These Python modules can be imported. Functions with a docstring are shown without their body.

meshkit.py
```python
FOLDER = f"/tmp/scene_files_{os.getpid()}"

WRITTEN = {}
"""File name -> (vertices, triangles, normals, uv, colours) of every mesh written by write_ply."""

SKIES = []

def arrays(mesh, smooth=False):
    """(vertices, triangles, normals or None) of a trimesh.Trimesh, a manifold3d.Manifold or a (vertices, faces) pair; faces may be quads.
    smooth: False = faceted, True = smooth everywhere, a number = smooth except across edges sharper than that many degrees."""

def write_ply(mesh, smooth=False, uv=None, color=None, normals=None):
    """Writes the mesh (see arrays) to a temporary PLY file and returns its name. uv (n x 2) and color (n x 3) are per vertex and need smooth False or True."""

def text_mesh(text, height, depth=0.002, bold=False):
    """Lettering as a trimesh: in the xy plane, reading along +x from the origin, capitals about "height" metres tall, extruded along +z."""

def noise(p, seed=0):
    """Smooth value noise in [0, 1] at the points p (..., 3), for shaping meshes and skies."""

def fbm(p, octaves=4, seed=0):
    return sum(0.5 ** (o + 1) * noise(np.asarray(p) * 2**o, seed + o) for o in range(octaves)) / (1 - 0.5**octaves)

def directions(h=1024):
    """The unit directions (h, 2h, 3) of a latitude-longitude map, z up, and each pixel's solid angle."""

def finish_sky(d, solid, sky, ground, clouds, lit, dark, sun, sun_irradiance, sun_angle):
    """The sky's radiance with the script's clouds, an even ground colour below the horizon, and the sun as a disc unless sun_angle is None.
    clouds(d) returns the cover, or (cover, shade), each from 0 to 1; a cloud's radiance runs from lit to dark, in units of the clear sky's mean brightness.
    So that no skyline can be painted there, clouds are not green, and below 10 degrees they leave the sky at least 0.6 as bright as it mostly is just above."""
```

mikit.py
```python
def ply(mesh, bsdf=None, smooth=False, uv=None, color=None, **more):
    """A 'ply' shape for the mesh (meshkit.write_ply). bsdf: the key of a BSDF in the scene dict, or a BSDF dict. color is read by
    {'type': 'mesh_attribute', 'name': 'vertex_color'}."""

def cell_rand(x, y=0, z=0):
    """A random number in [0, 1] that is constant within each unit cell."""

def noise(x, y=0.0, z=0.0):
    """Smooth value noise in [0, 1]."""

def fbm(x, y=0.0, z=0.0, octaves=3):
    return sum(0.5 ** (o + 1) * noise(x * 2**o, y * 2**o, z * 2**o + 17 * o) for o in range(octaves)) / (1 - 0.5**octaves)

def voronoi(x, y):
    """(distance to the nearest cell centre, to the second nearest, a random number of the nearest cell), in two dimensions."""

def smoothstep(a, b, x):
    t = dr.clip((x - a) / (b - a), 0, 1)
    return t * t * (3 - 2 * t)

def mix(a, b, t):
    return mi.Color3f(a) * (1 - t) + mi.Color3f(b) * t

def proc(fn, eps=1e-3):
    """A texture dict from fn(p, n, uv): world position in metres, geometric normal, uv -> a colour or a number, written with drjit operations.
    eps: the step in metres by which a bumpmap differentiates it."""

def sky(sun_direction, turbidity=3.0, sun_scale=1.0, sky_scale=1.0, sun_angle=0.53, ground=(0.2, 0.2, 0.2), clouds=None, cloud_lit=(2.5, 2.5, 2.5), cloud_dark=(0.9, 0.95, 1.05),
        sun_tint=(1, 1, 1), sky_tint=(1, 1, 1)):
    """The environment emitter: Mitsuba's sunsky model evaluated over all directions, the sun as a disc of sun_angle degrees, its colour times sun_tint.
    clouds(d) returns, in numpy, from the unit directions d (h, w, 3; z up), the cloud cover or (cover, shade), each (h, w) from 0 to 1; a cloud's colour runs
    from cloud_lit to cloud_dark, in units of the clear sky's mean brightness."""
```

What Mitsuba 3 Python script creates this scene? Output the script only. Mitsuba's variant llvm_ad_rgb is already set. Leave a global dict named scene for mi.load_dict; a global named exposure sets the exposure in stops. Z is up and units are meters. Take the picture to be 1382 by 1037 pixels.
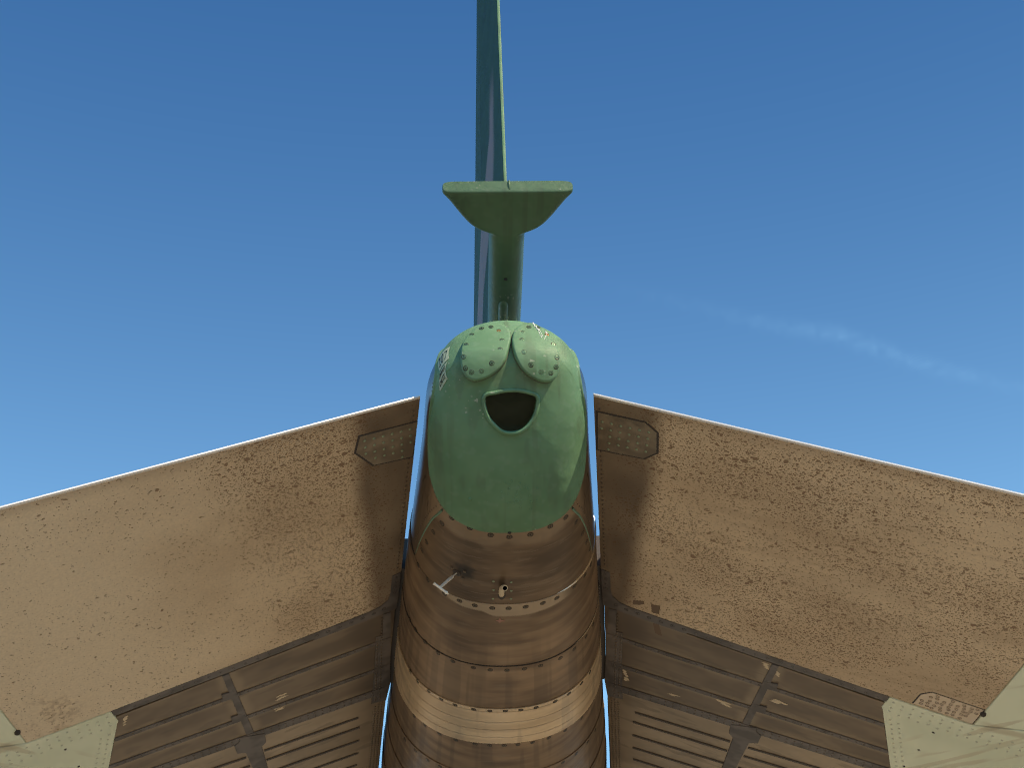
import math
import numpy as np, trimesh, mitsuba as mi, drjit as dr
import manifold3d as m3
import mikit, meshkit
from scipy.interpolate import PchipInterpolator as PI, LinearNDInterpolator
from shapely.geometry import Polygon

T = mi.ScalarTransform4f
scene, labels = {}, {}

# ------------------------------------------------------------------ camera, sky, exposure
# aircraft axes: x to its right, y towards its nose, z up; z = 0 at the root of the stabilizer trailing edge
GROUND = -5.3
EYE = np.array([-0.2174, -5.3239, -3.6774])
FWD = np.array([0.0366348, 0.8178431, 0.5742739])
UPV = np.array([0.0116868, -0.5749710, 0.8180903])
scene['camera'] = {'type': 'perspective', 'fov': 33.47, 'fov_axis': 'x', 'near_clip': 0.1, 'far_clip': 6000.0,
                   'to_world': T().look_at(origin=EYE.tolist(), target=(EYE + FWD).tolist(), up=UPV.tolist())}
SUN = [0.52, -0.62, 0.60]
_wisp = np.array([[.0931, .7806, .6180], [.1401, .7832, .6058], [.1822, .7851, .5920], [.2236, .7823, .5813], [.2518, .7835, .5681], [.2796, .7829, .5558], [.3218, .7783, .5391]])
_wisp = _wisp / np.linalg.norm(_wisp, axis=1, keepdims=True)


def clouds(d):
    """One thin wisp of old contrail."""
    cover = np.zeros(d.shape[:2])
    near = (d @ _wisp[3]) > 0.9
    q = d[near]
    n1 = meshkit.fbm(q * 60, 4, 3)
    n2 = meshkit.fbm(q * 300, 3, 9)
    best = np.zeros(len(q))
    amp = [.05, .25, .6, 1.0, .9, .7, .35]
    for i in range(len(_wisp) - 1):
        a, b = _wisp[i], _wisp[i + 1]
        t = np.clip(((q - a) @ (b - a)) / ((b - a) @ (b - a)), 0, 1)
        dist = np.linalg.norm(q - (a + t[:, None] * (b - a)) + 0.006 * (n1[:, None] - .5), axis=1)
        A = amp[i] * (1 - t) + amp[i + 1] * t
        best = np.maximum(best, A * np.exp(-(dist / (0.0030 + 0.0020 * n2)) ** 2))
    cover[near] = best * np.clip(1.4 * n2 - .15, .2, 1.1) * 0.085
    el = np.degrees(np.arcsin(np.clip(d[..., 2], 0, 1)))
    haze = np.minimum(6.2 * np.exp(-el / 9.), .40)                       # thin summer haze, thicker towards the horizon all round
    return haze + (1 - haze) * cover


scene['sky'] = mikit.sky(SUN, turbidity=2.0, ground=(.24, .195, .14), clouds=clouds, cloud_lit=(2.4, 4.5, 6.2), sky_tint=(.40, .84, 1.18))
exposure = 1.9

# ------------------------------------------------------------------ materials
noise, fbm, voronoi, cell_rand, sstep, mix, proc = mikit.noise, mikit.fbm, mikit.voronoi, mikit.cell_rand, mikit.smoothstep, mikit.mix, mikit.proc


def rough(col, r=.5, metal=0., spec=.5):
    return {'type': 'principled', 'base_color': col, 'roughness': r, 'metallic': metal, 'specular': spec}


def rgb(*c):
    return {'type': 'rgb', 'value': list(c)}


def bsdf(name, d):
    scene[name] = {'type': 'twosided', 'b': d} if d['type'] != 'twosided' else d


def f_green(p, n, uv):
    a = fbm(p.x * 9, p.y * 9, p.z * 9, 3)
    b = fbm(p.x * 45, p.y * 45, p.z * 45, 2)
    c = mix((.102, .212, .112), (.126, .246, .136), sstep(.3, .7, a))
    c = mix(c, (.17, .27, .18), .3 * sstep(.56, .75, b))
    dirt = sstep(.57, .72, fbm(p.x * 22 + 5, p.y * 7, p.z * 7, 3))
    c = mix(c, (.08, .115, .075), .3 * dirt)
    run = sstep(.60, .74, fbm(p.x * 42, p.z * 3.5, 2., 3)) * sstep(.35, .6, fbm(p.x * 6, p.z * 6, 9., 2))
    c = mix(c, (.085, .115, .070), .30 * run)
    chip = sstep(.79, .83, noise(p.x * 95, p.y * 95, p.z * 95)) * sstep(.63, .69, fbm(p.x * 9 + 3, p.y * 9, p.z * 9, 2))
    return mix(c, (.40, .42, .34), .55 * chip)


def f_green_bump(p, n, uv):
    return .0032 * fbm(p.x * 12, p.y * 12, p.z * 12, 2) + .0006 * noise(p.x * 70, p.y * 70, p.z * 70)


def f_tail_green(p, n, uv):
    c = f_green(p, n, uv) * mi.Color3f(.20, .26, .21)  # cap green deepened: shade on the fin's side put into its colour
    # lighter grey camouflage band running up and aft over fin and rudder
    h = dr.clip(2.05 - p.z, 0, 2)
    e = p.y - (.66 + .50 * h + .72 * h * h) + .10 * (fbm(p.y * 3, p.z * 3, 1., 2) - .5)
    m = sstep(.05, -.03, dr.abs(e) - (.05 + .55 * h)) * sstep(2.45, 2.1, p.z)
    return mix(c, (.20, .175, .17), m)


bsdf('green_paint', {'type': 'bumpmap', 'scale': 1.0, 't': proc(f_green_bump, 2e-3), 'b': rough(proc(f_green), proc(lambda p, n, uv: .50 + .20 * fbm(p.x * 13, p.y * 13, p.z * 13, 3)), 0, .45)})
bsdf('green_fin', rough(proc(f_tail_green), .5, 0, .15))
bsdf('green_mast', {'type': 'bumpmap', 'scale': 1.0, 't': proc(f_green_bump, 2e-3), 'b': rough(proc(lambda p, n, uv: f_green(p, n, uv) * .56), .45, 0, .4)})  # cap green darkened, painting in the shade under the mast
bsdf('recess_shade', rough(proc(lambda p, n, uv: mix((.07, .08, .058), (.13, .145, .105), fbm(p.x * 15, p.y * 15, p.z * 15, 3))), .6, 0, .3))  # dark tone carries the shade inside the vent and round the plates
bsdf('green_flat', rough(rgb(.10, .20, .13), .45))


def f_belly(p, n, uv):
    th = dr.atan2(p.x, -(p.z + .02))
    a = fbm(th * 2.2, p.y * 22, 1., 4)                    # rub marks that run round the belly
    b = fbm(p.x * 5, p.y * 5, p.z * 5, 3)
    c = mix((.128, .086, .056), (.262, .180, .113), sstep(.25, .75, .55 * a + .45 * b))
    c = c * (.82 + .62 * sstep(.72, 1.3, p.y + .35 * (b - .5)))
    c = c * (1 - .22 * sstep(2.0, 2.2, p.y))
    g = sstep(.60, .80, fbm(th * 5, p.y * 60, 3., 3))
    c = mix(c, (.36, .29, .21), .2 * g)
    # sooty run-back streaks along the belly
    k = sstep(.56, .70, fbm(th * 17 + 3, p.y * 1.3, 7., 2)) * sstep(.9, 1.6, p.y)
    c = mix(c, (.085, .068, .055), .3 * k)
    # burnt spot around the drain mast
    dx, dy = p.x + .165, p.y - .665
    r = dr.sqrt(dx * dx + dr.square(dr.maximum(dy, 0) + dr.minimum(dy, 0) * .42))
    s = sstep(.055, .010, r + .03 * (fbm(p.x * 40, p.y * 40, 0., 2) - .5))
    return mix(c, (.035, .03, .027), .9 * s)


def f_belly_rough(p, n, uv):
    return .42 + .14 * fbm(p.x * 12, p.y * 40, p.z * 12, 3)


def f_seam(p, n, uv):
    """Worn bright metal just ahead of the first seam."""
    th = dr.atan2(p.x, -(p.z + .02))
    c = f_belly(p, n, uv)
    edge = .880 + .030 * noise(th * 5, 2.3, 0.) + .030 * sstep(.45, .7, noise(th * 2.3 + 9, 1., 0.))
    w = sstep(.012, -.004, p.y - edge) * sstep(.75, .5, dr.abs(th))
    return mix(c, (.52, .41, .29), .75 * w)


def f_first(p, n, uv):
    """Lighter halo behind the cap's edge."""
    th = dr.atan2(p.x, -(p.z + .02))
    c = f_belly(p, n, uv)
    e = .39 - .05 * th * th
    w = sstep(.05, .0, dr.abs(p.y - e) - .02 + .05 * (fbm(th * 6, p.y * 12, 0., 2) - .5))
    return mix(c, (.36, .27, .185), .6 * w)


def f_light(p, n, uv):
    th = dr.atan2(p.x, -(p.z + .02))
    a = fbm(th * 1.5, p.y * 18, 2., 3)
    c = mix((.66, .50, .325), (.83, .64, .42), sstep(.3, .7, a))
    k = sstep(.55, .72, fbm(th * 14, p.y * 2, 5., 3))
    return mix(c, (.34, .28, .21), .28 * k)


def f_steel_bump(p, n, uv):
    return .0005 * fbm(p.x * 7, p.y * 16, p.z * 7, 3) + .00025 * noise(p.x * 30, p.y * 160, p.z * 30)


def metal(name, fn, r=.3, bump=True, m=1.):
    d = rough(proc(fn), r if isinstance(r, float) else proc(r), m)
    bsdf(name, {'type': 'bumpmap', 'scale': 1.0, 't': proc(f_steel_bump, 2e-3), 'b': d} if bump else d)


metal('belly_metal', f_belly, f_belly_rough, True, .55)
metal('belly_first', f_first, f_belly_rough, True, .55)
metal('belly_seam', f_seam, f_belly_rough, True, .55)
metal('belly_light', f_light, .42, True, .6)
metal('flank_metal', lambda p, n, uv: mix((.30, .26, .22), (.42, .37, .32), fbm(p.x * 5, p.y * 4, p.z * 60, 3)), lambda p, n, uv: .16 + .2 * fbm(p.x * 4, p.y * 2, p.z * 90, 2))
bsdf('screw_metal', {'type': 'principled', 'base_color': {'type': 'mesh_attribute', 'name': 'vertex_color'}, 'roughness': .4, 'metallic': .6})
bsdf('dark_gap', rough(rgb(.02, .02, .02), .7))
bsdf('bright_metal', rough(rgb(.86, .83, .78), .22, 1.))
bsdf('glint_metal', rough(rgb(.92, .86, .76), .16, 1.))  # very bright metal for the painted glints along belly seams
bsdf('edge_metal', rough(rgb(.80, .76, .72), .35, .3))
bsdf('sealant', rough(rgb(.045, .035, .03), .6))
bsdf('stiffener_metal', rough(rgb(.078, .064, .053), .55))


def spot_layer(x, y, cell, dens, keep, seed):
    """Round-ish blots, a random share of cells filled. -> 0..1"""
    d1, d2, w = voronoi(x * (1 / cell) + seed, y * (1 / cell) + 2 * seed)
    r = .12 + .33 * dr.square(w * 7 - dr.floor(w * 7))
    return sstep(r + .08, r - .06, d1) * dr.select(w < keep * dens, mi.Float(1), mi.Float(0))


def f_honey(p, n, uv):
    X, Y = dr.abs(p.x), p.y
    L = dr.select(p.x < 0, mi.Float(1), mi.Float(0))
    a = fbm(p.x * 2.3, Y * 2.3, 0., 4)
    c = mix((.54, .412, .275), (.68, .54, .375), sstep(.25, .75, a))
    c = mix(c, (.72, .60, .44), L * sstep(.85, 1.8, X + .35 * (a - .5)))
    c = mix(c, (.45, .345, .235), (1 - L) * .22 * sstep(.45, .75, fbm(p.x * 1.6 + 4, Y * 3.2, 8., 3)))
    # ghost of the bonded core, about 8 mm cells
    h = noise(p.x * 170, Y * 170, 0.)
    c = c * (.93 + .14 * h)
    # inner zone, darker towards the root
    root_dark = sstep(.635, .535, X + .03 * (fbm(Y * 4, X * 4, 2., 2) - .5)) * (.72 + .3 * fbm(p.x * 10, Y * 5, 1., 2))
    c = mix(c, (.085, .056, .035), .92 * dr.clip(root_dark, 0, 1))
    ed = sstep(.09, .0, Y + .173 * (X - .33)) * .35
    c = mix(c, (.27, .19, .125), ed)
    # rusty blots
    band = L * (sstep(.45, .6, X) * sstep(1.12, .80, X + .10 * (Y - .75)) * 1.1 + .13) + (1 - L) * (1.0 - .3 * sstep(1.25, 1.9, X) * sstep(.4, 1.3, Y)) * sstep(.36, .62, X)
    cl = fbm(p.x * 3.4 + 11, Y * 4.2, 3., 3)
    dens = dr.clip(band * (sstep(.26, .66, cl) * .75 + .45 * L + .25 * (1 - L)), 0, 1)
    wx, wy = p.x + .01 * noise(p.x * 60, Y * 60, 5.), Y + .012 * noise(p.x * 60, Y * 60, 6.)
    sk = wy + .17 * X                                     # blots drawn out along the trailing edge
    s = spot_layer(wx, sk * 1.12, .0095, dens, 1.0, 3.3)
    s = dr.maximum(s, spot_layer(wx, sk * 1.12, .015, dens, .42, 7.1))
    s = dr.maximum(s, spot_layer(wx, sk * 1.12, .034, dr.maximum(dens, .45), .13, 1.7))
    c = mix(c, (.145, .073, .030), .76 * s)
    # dirty streaks and foot of the outer left corner
    st = sstep(.56, .70, fbm(p.x * 5 + sk * 2, sk * 34, 4., 3)) * (1 - L) * sstep(.62, .9, X)
    c = mix(c, (.26, .165, .09), .14 * st)
    fo = L * sstep(.16, .04, dr.sqrt(dr.square((X - 1.90) * .9) + dr.square((Y - 1.33) * .6))) * sstep(.42, .62, fbm(p.x * 30, Y * 22, 2., 3))
    return mix(c, (.24, .145, .075), .4 * fo * (.3 + .7 * sstep(.5, .6, noise(p.x * 90, Y * 90, 1.))))


RIBS = [(1.85, .565, .074, .015), (2.12, .58, .096, .015), (2.36, .608, .135, .033)]


def f_bay(p, n, uv):
    X, Y = dr.abs(p.x), p.y
    a = fbm(p.x * 4, Y * 7, 1., 4)
    fwd = sstep(2.34, 2.40, Y + .135 * (X - .608))
    lo, hi = mix((.165, .122, .083), (.32, .245, .165), fwd), mix((.24, .18, .122), (.42, .325, .22), fwd)
    c = lo * (1 - sstep(.3, .7, a)) + hi * sstep(.3, .7, a)
    near = mi.Float(9.)
    for y0, x0, k, w in RIBS:
        near = dr.minimum(near, dr.abs(Y - (y0 - k * (X - x0))) - w)
    near = dr.minimum(near, dr.maximum(dr.abs(X - (1.215 - .062 * (Y - 1.57))) - .02, 0))
    near = dr.minimum(near, dr.abs(Y - 1.575 + .02 * (X - .8)) + .01)
    near = near + .015 * (fbm(p.x * 12, Y * 12, 6., 2) - .5)
    c = mix(c, (.40, .31, .205), .5 * sstep(.045, .0, near))
    ins = sstep(.75, .56, X) * (1 - fwd * .5)
    c = mix(c, (.12, .092, .07), .7 * ins)
    sm = sstep(.62, .75, fbm(p.x * 6 + 3, Y * 18, 9., 3))
    return mix(c, (.13, .10, .075), .35 * sm)


def f_strap(p, n, uv):
    a = fbm(p.x * 14, p.y * 14, 2., 3)
    return mix((.110, .097, .090), (.17, .15, .14), sstep(.3, .7, a))


def f_patch(p, n, uv):
    a = fbm(p.x * 16, p.y * 16, 2., 3)
    return mix((.19, .15, .105), (.28, .225, .16), sstep(.3, .7, a))


def f_pale(p, n, uv):
    X, Y = dr.abs(p.x), p.y
    a = fbm(p.x * 3, Y * 3, 1., 4)
    c = mix((.70, .755, .58), (.79, .84, .66), sstep(.3, .7, a))
    k = sstep(.60, .72, fbm((X + .55 * Y) * 17, (X - Y) * 1.6, 3., 3)) * sstep(1.75, 1.95, X)
    c = mix(c, (.46, .38, .25), .4 * k)
    k2 = sstep(.03, .0, dr.abs(Y - 1.46 + .25 * (X - 2.03)) - .03 * fbm(X * 9, Y * 3, 0., 2)) * sstep(2.0, 2.1, X)
    return mix(c, (.42, .34, .22), .5 * k2)


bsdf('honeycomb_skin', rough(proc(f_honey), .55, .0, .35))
metal('bay_metal', f_bay, .42, False, .55)
metal('strap_metal', f_strap, .5, False, .4)
metal('patch_metal', f_patch, .5, False, .3)
bsdf('pale_paint', rough(proc(f_pale), .5, 0, .4))
bsdf('pale_rivet_plate', rough(rgb(.68, .56, .42), .45, .2))
bsdf('scuffed_metal', rough(rgb(.66, .54, .37), .5, .3))
bsdf('pale_alu', rough(rgb(.88, .84, .76), .3, .35))
bsdf('rivet_green', rough(rgb(.27, .33, .22), .4, .3))
bsdf('rivet_brown', rough(rgb(.14, .105, .075), .45, .4))
bsdf('rivet_pale', rough(rgb(.46, .48, .38), .5))
bsdf('ring_brown', rough(rgb(.20, .13, .08), .5))
bsdf('stain_brown', rough(rgb(.16, .105, .065), .6))
bsdf('letter_pale', rough(rgb(.36, .42, .29), .5))
bsdf('letter_dark', rough(rgb(.02, .035, .03), .5))
bsdf('white_dropping', rough(rgb(.80, .80, .76), .6))
bsdf('faded_red', rough(rgb(.34, .17, .13), .5))


def f_ground(p, n, uv):
    a = fbm(p.x * .35, p.y * .35, 0., 4)
    b = noise(p.x * 14, p.y * 14, 0.)
    return mix((.250, .212, .152), (.330, .284, .208), sstep(.3, .7, a)) * (.85 + .3 * b)


bsdf('gravel', rough(proc(f_ground), .9, 0, .1))
bsdf('pylon_paint', rough(rgb(.32, .33, .33), .5))

# ------------------------------------------------------------------ helpers
AIR = 'jet_aircraft'
labels[AIR] = {'label': 'tail of a parked jet aircraft with green chute door, brown metal belly and drooping stabilizers', 'category': 'aircraft'}


def numbered(key):
    if key not in scene:
        return key
    k = 1
    while f'{key}_{k:03d}' in scene:
        k += 1
    return f'{key}_{k:03d}'


def obj(name, mesh, mat, parent=AIR, smooth=False, label=None, kind=None, color=None):
    key = numbered(f'{parent}__{name}' if parent else name)
    scene[key] = mikit.ply(mesh, mat, smooth, color=color)
    if label or kind:
        labels[key] = {k: v for k, v in (('label', label), ('kind', kind)) if v}
    return key


def cat(ms):
    return trimesh.util.concatenate(ms)


def grid(P, close_v=False):
    """A sheet through the points P (a, b, 3)."""
    a, b = P.shape[:2]
    i = np.arange(a * b).reshape(a, b)
    if close_v:
        i = np.hstack([i, i[:, :1]])
    q = np.stack([i[:-1, :-1], i[1:, :-1], i[1:, 1:], i[:-1, 1:]], -1).reshape(-1, 4)
    f = np.vstack([q[:, [0, 1, 2]], q[:, [0, 2, 3]]])
    return trimesh.Trimesh(P.reshape(-1, 3), f, process=False)


def tube(P, r, n=8, closed=False, caps=True):
    """A round bar along the points P; r a number or one per point."""
    P = np.asarray(P, float)
    r = np.broadcast_to(np.asarray(r, float), len(P))
    t = np.roll(P, -1, 0) - np.roll(P, 1, 0) if closed else np.gradient(P, axis=0)
    t /= np.linalg.norm(t, axis=1, keepdims=True) + 1e-12
    ref = np.array([0.31, .2, .93]) if abs(t[0] @ [0.31, .2, .93]) < .9 else np.array([1., 0, 0])
    rings, u = [], np.cross(t[0], ref)
    for k in range(len(P)):
        u = u - t[k] * (u @ t[k])
        u /= np.linalg.norm(u)
        v = np.cross(t[k], u)
        a = np.linspace(0, 2 * np.pi, n, endpoint=False)
        rings.append(P[k] + r[k] * (np.cos(a)[:, None] * u + np.sin(a)[:, None] * v))
    R = np.array(rings)
    if closed:
        R = np.concatenate([R, R[:1]])
    m = grid(R, True)
    if caps and not closed:
        vs, fs = [m.vertices], [m.faces]
        base = len(m.vertices)
        for e, ring0 in ((0, 0), (1, (len(P) - 1) * n)):
            vs.append(P[-1 if e else 0][None])
            k = np.arange(n)
            fs.append(np.stack([np.full(n, base + e), ring0 + (k if e else (k + 1) % n), ring0 + ((k + 1) % n if e else k)], 1))
        m = trimesh.Trimesh(np.vstack(vs), np.vstack(fs), process=False)
    return m


def frame_of(nrm):
    nrm = nrm / np.linalg.norm(nrm)
    u = np.cross(nrm, [0.2, .9, .3])
    u /= np.linalg.norm(u)
    return u, np.cross(nrm, u), nrm


def lathe_at(c, nrm, prof, n=12):
    """A little turned piece: prof [(r, h)] round the normal at c."""
    u, v, w = frame_of(np.asarray(nrm, float))
    a = np.linspace(0, 2 * np.pi, n, endpoint=False)
    P = np.array([[c + r * (math.cos(t) * u + math.sin(t) * v) + h * w for t in a] for r, h in prof])
    return grid(P, True)


SCREW = [(.0125, -.003), (.0125, .0012), (.0112, .0014), (.0105, .0004), (.0092, .0004), (.0088, .0016), (.0040, .0020), (.0032, .0008), (.00005, .0004)]
SC_COL = [(.06, .05, .04), (.10, .08, .06), (.07, .055, .04), (.03, .025, .02), (.03, .025, .02), (.30, .235, .165), (.30, .235, .165), (.025, .02, .018), (.02, .016, .014)]


def screw(c, nrm, scale=1., tint=None, parent=AIR, head=(.30, .235, .165), rim=(.10, .08, .06)):
    m = lathe_at(c, nrm, [(r * scale, h * scale * .6) for r, h in SCREW], 14)
    col = np.array([head if k in (5, 6) else rim if k == 1 else SC_COL[k] for k in range(len(SCREW))])
    return obj('screw', m, 'screw_metal', parent, True, color=np.repeat(col, 14, 0))


def prism(pts, zf, t, embed=.003):
    """A plate with outline pts (x, y); zf(x, y) gives the skin it lies under; it stands t proud downwards."""
    pg = Polygon(pts)
    if not pg.exterior.is_ccw:
        pts = pts[::-1]
    m = trimesh.creation.extrude_polygon(Polygon(pts), 1.0, engine='earcut')
    v = np.array(m.vertices)
    z = zf(v[:, 0], v[:, 1])
    v[:, 2] = np.where(v[:, 2] > .5, z + embed, z - t)
    return trimesh.Trimesh(v, m.faces, process=False)


# ------------------------------------------------------------------ ground
n = 40
gx = np.linspace(-1, 1, n) ** 3 * 2500
GX, GY = np.meshgrid(gx, gx, indexing='ij')
obj('ground', grid(np.stack([GX, GY, np.full_like(GX, GROUND)], -1)), 'gravel', None, label='tan gravel ground', kind='structure')

# ------------------------------------------------------------------ tail boom shape
YT = -.2
_w = PI([0, .1, .173, .245, .316, .447, .63, .707, 1.025, 1.1, 1.48, 1.6, 1.87, 2.68, 3.2], [0, .14, .205, .245, .268, .303, .320, .329, .382, .398, .484, .514, .598, .75, .8])
_zb = PI([0, .1, .17, .32, .45, .59, .71, 1.1, 1.48, 1.92, 2.68, 3.2], [.08, .02, -.01, -.1, -.2, -.3, -.37, -.45, -.57, -.75, -1.1, -1.3])
_zt = PI([0, .1, .173, .245, .316, .447, .707, 1.1, 1.48, 1.92, 2.68, 3.2], [.08, .16, .215, .255, .28, .305, .335, .39, .47, .6, 1.0, 1.2])
_zc = PI([0, .447, .707, 1.1, 3.2], [.08, .03, -.02, -.04, -.03])
_nb = PI([0, .707, 1.1, 3.2], [2.45, 2.4, 2.25, 2.2])


def S(y, th):
    y, th = np.broadcast_arrays(np.asarray(y, float), np.asarray(th, float))
    s = np.sqrt(np.maximum(y - YT, 0))
    c, sn = np.cos(th), np.sin(th)
    zc = _zc(s)
    n = np.where(sn > 0, 1.95, _nb(s))
    h = np.where(sn > 0, _zt(s) - zc, zc - _zb(s))
    e = 2 / n
    return np.stack([_w(s) * np.sign(c) * np.abs(c) ** e, y, zc + h * np.sign(sn) * np.abs(sn) ** e], -1)


def N(y, th):
    y, th = np.broadcast_arrays(np.asarray(y, float), np.asarray(th, float))
    a, b = S(y + .004, th) - S(y - .004, th), S(y, th + .004) - S(y, th - .004)
    k = np.cross(b, a)
    k /= np.linalg.norm(k, axis=-1, keepdims=True) + 1e-12
    ctr = S(y, th) - np.stack([np.zeros_like(y), y, _zc(np.sqrt(np.maximum(y - YT, 0)))], -1)
    return k * np.sign((k * ctr).sum(-1, keepdims=True))


def O(y, th, off):
    return S(y, th) + N(y, th) * np.asarray(off)[..., None]


rad = np.radians
_cut = PI([-.6, -.381, -.35, -.32, -.29, -.25, -.21, -.17, -.13, -.09, -.042, 0, .05, .1, .2, .3, .6], [.40, .359, .346, .335, .318, .288, .254, .208, .135, .05, -.035, -.078, -.105, -.105, -.03, .04, .06])


def ycut(th):
    y = np.full(np.shape(th), .2)
    for _ in range(40):
        y = .5 * y + .5 * _cut(S(y, th)[..., 2])
    return y


# ------------------------------------------------------------------ green tail cap (drag chute door)
D = np.array([0, .818, .574])
D /= np.linalg.norm(D)
UPF = np.array([0, -D[2], D[1]])
th = np.linspace(0, 2 * np.pi, 289)[:-1]
tt = np.linspace(0, 1, 110)
yc = ycut(th)
Yg = YT + 1e-5 + (yc[None] - .003 - YT) * tt[:, None] ** 2
capP = S(Yg, th[None])
nz = meshkit.fbm(capP * 11 + 3, 2, 5) - .5
lip = .006 * np.clip((tt[:, None] - .93) / .05, 0, 1)
_nw = np.clip((tt[:, None, None] - .05) / .25, 0, 1)
_nw = _nw * _nw * (3 - 2 * _nw)
capN = N(np.maximum(Yg, YT + .004), th[None]) * _nw + np.array([0, -1., 0]) * (1 - _nw)
capN /= np.linalg.norm(capN, axis=-1, keepdims=True)
capP = capP + capN * (.004 + .006 * nz * .7 * np.clip(tt[:, None] * 3 - .6, 0, 1) + lip)[..., None]
ab = np.stack([capP[..., 0], capP @ UPF], -1).reshape(-1, 2)
front = (capP @ D).reshape(-1)
sel = front < 0.40
# nearest sheet as seen along D
keep = np.ones(len(front), bool)
nrm = capN.reshape(-1, 3)
keep &= (nrm @ D) < -.02
_face = LinearNDInterpolator(ab[keep], front[keep])


def face(a, b):
    a, b = np.asarray(a, float), np.asarray(b, float)
    d = _face(a, b)
    d = np.where(np.isfinite(d), d, np.nanmax(d))
    return np.stack([a, np.zeros_like(a), np.zeros_like(a)], -1) + b[..., None] * UPF + d[..., None] * D


def face_n(a, b):
    e = .012
    u, v = face(a + e, b) - face(a - e, b), face(a, b + e) - face(a, b - e)
    k = np.cross(v, u)
    k /= np.linalg.norm(k, axis=-1, keepdims=True)
    return k * np.where((k @ D) > 0, -1, 1)[..., None]


MOUTH = np.array([(-.088, .008), (-.0552, .0173), (-.0185, .0245), (.0171, .0262), (.0531, .0234), (.0847, .0145), (.1095, .003), (.1102, -.0239), (.1036, -.0537), (.0885, -.0871), (.0668, -.1127), (.0409, -.1289), (.0067, -.1334), (-.0242, -.1265), (-.0511, -.1037), (-.0717, -.0799), (-.0862, -.0439), (-.092, -.0159)])


def smooth_loop(p, n):
    from scipy.interpolate import splprep, splev
    q = np.vstack([p, p[:1]])
    tck, _ = splprep(q.T, s=(2e-5 if len(p) != 18 else 4e-6), per=True)
    return np.array(splev(np.linspace(0, 1, n, endpoint=False), tck)).T


mouth = smooth_loop(MOUTH, 72)
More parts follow.
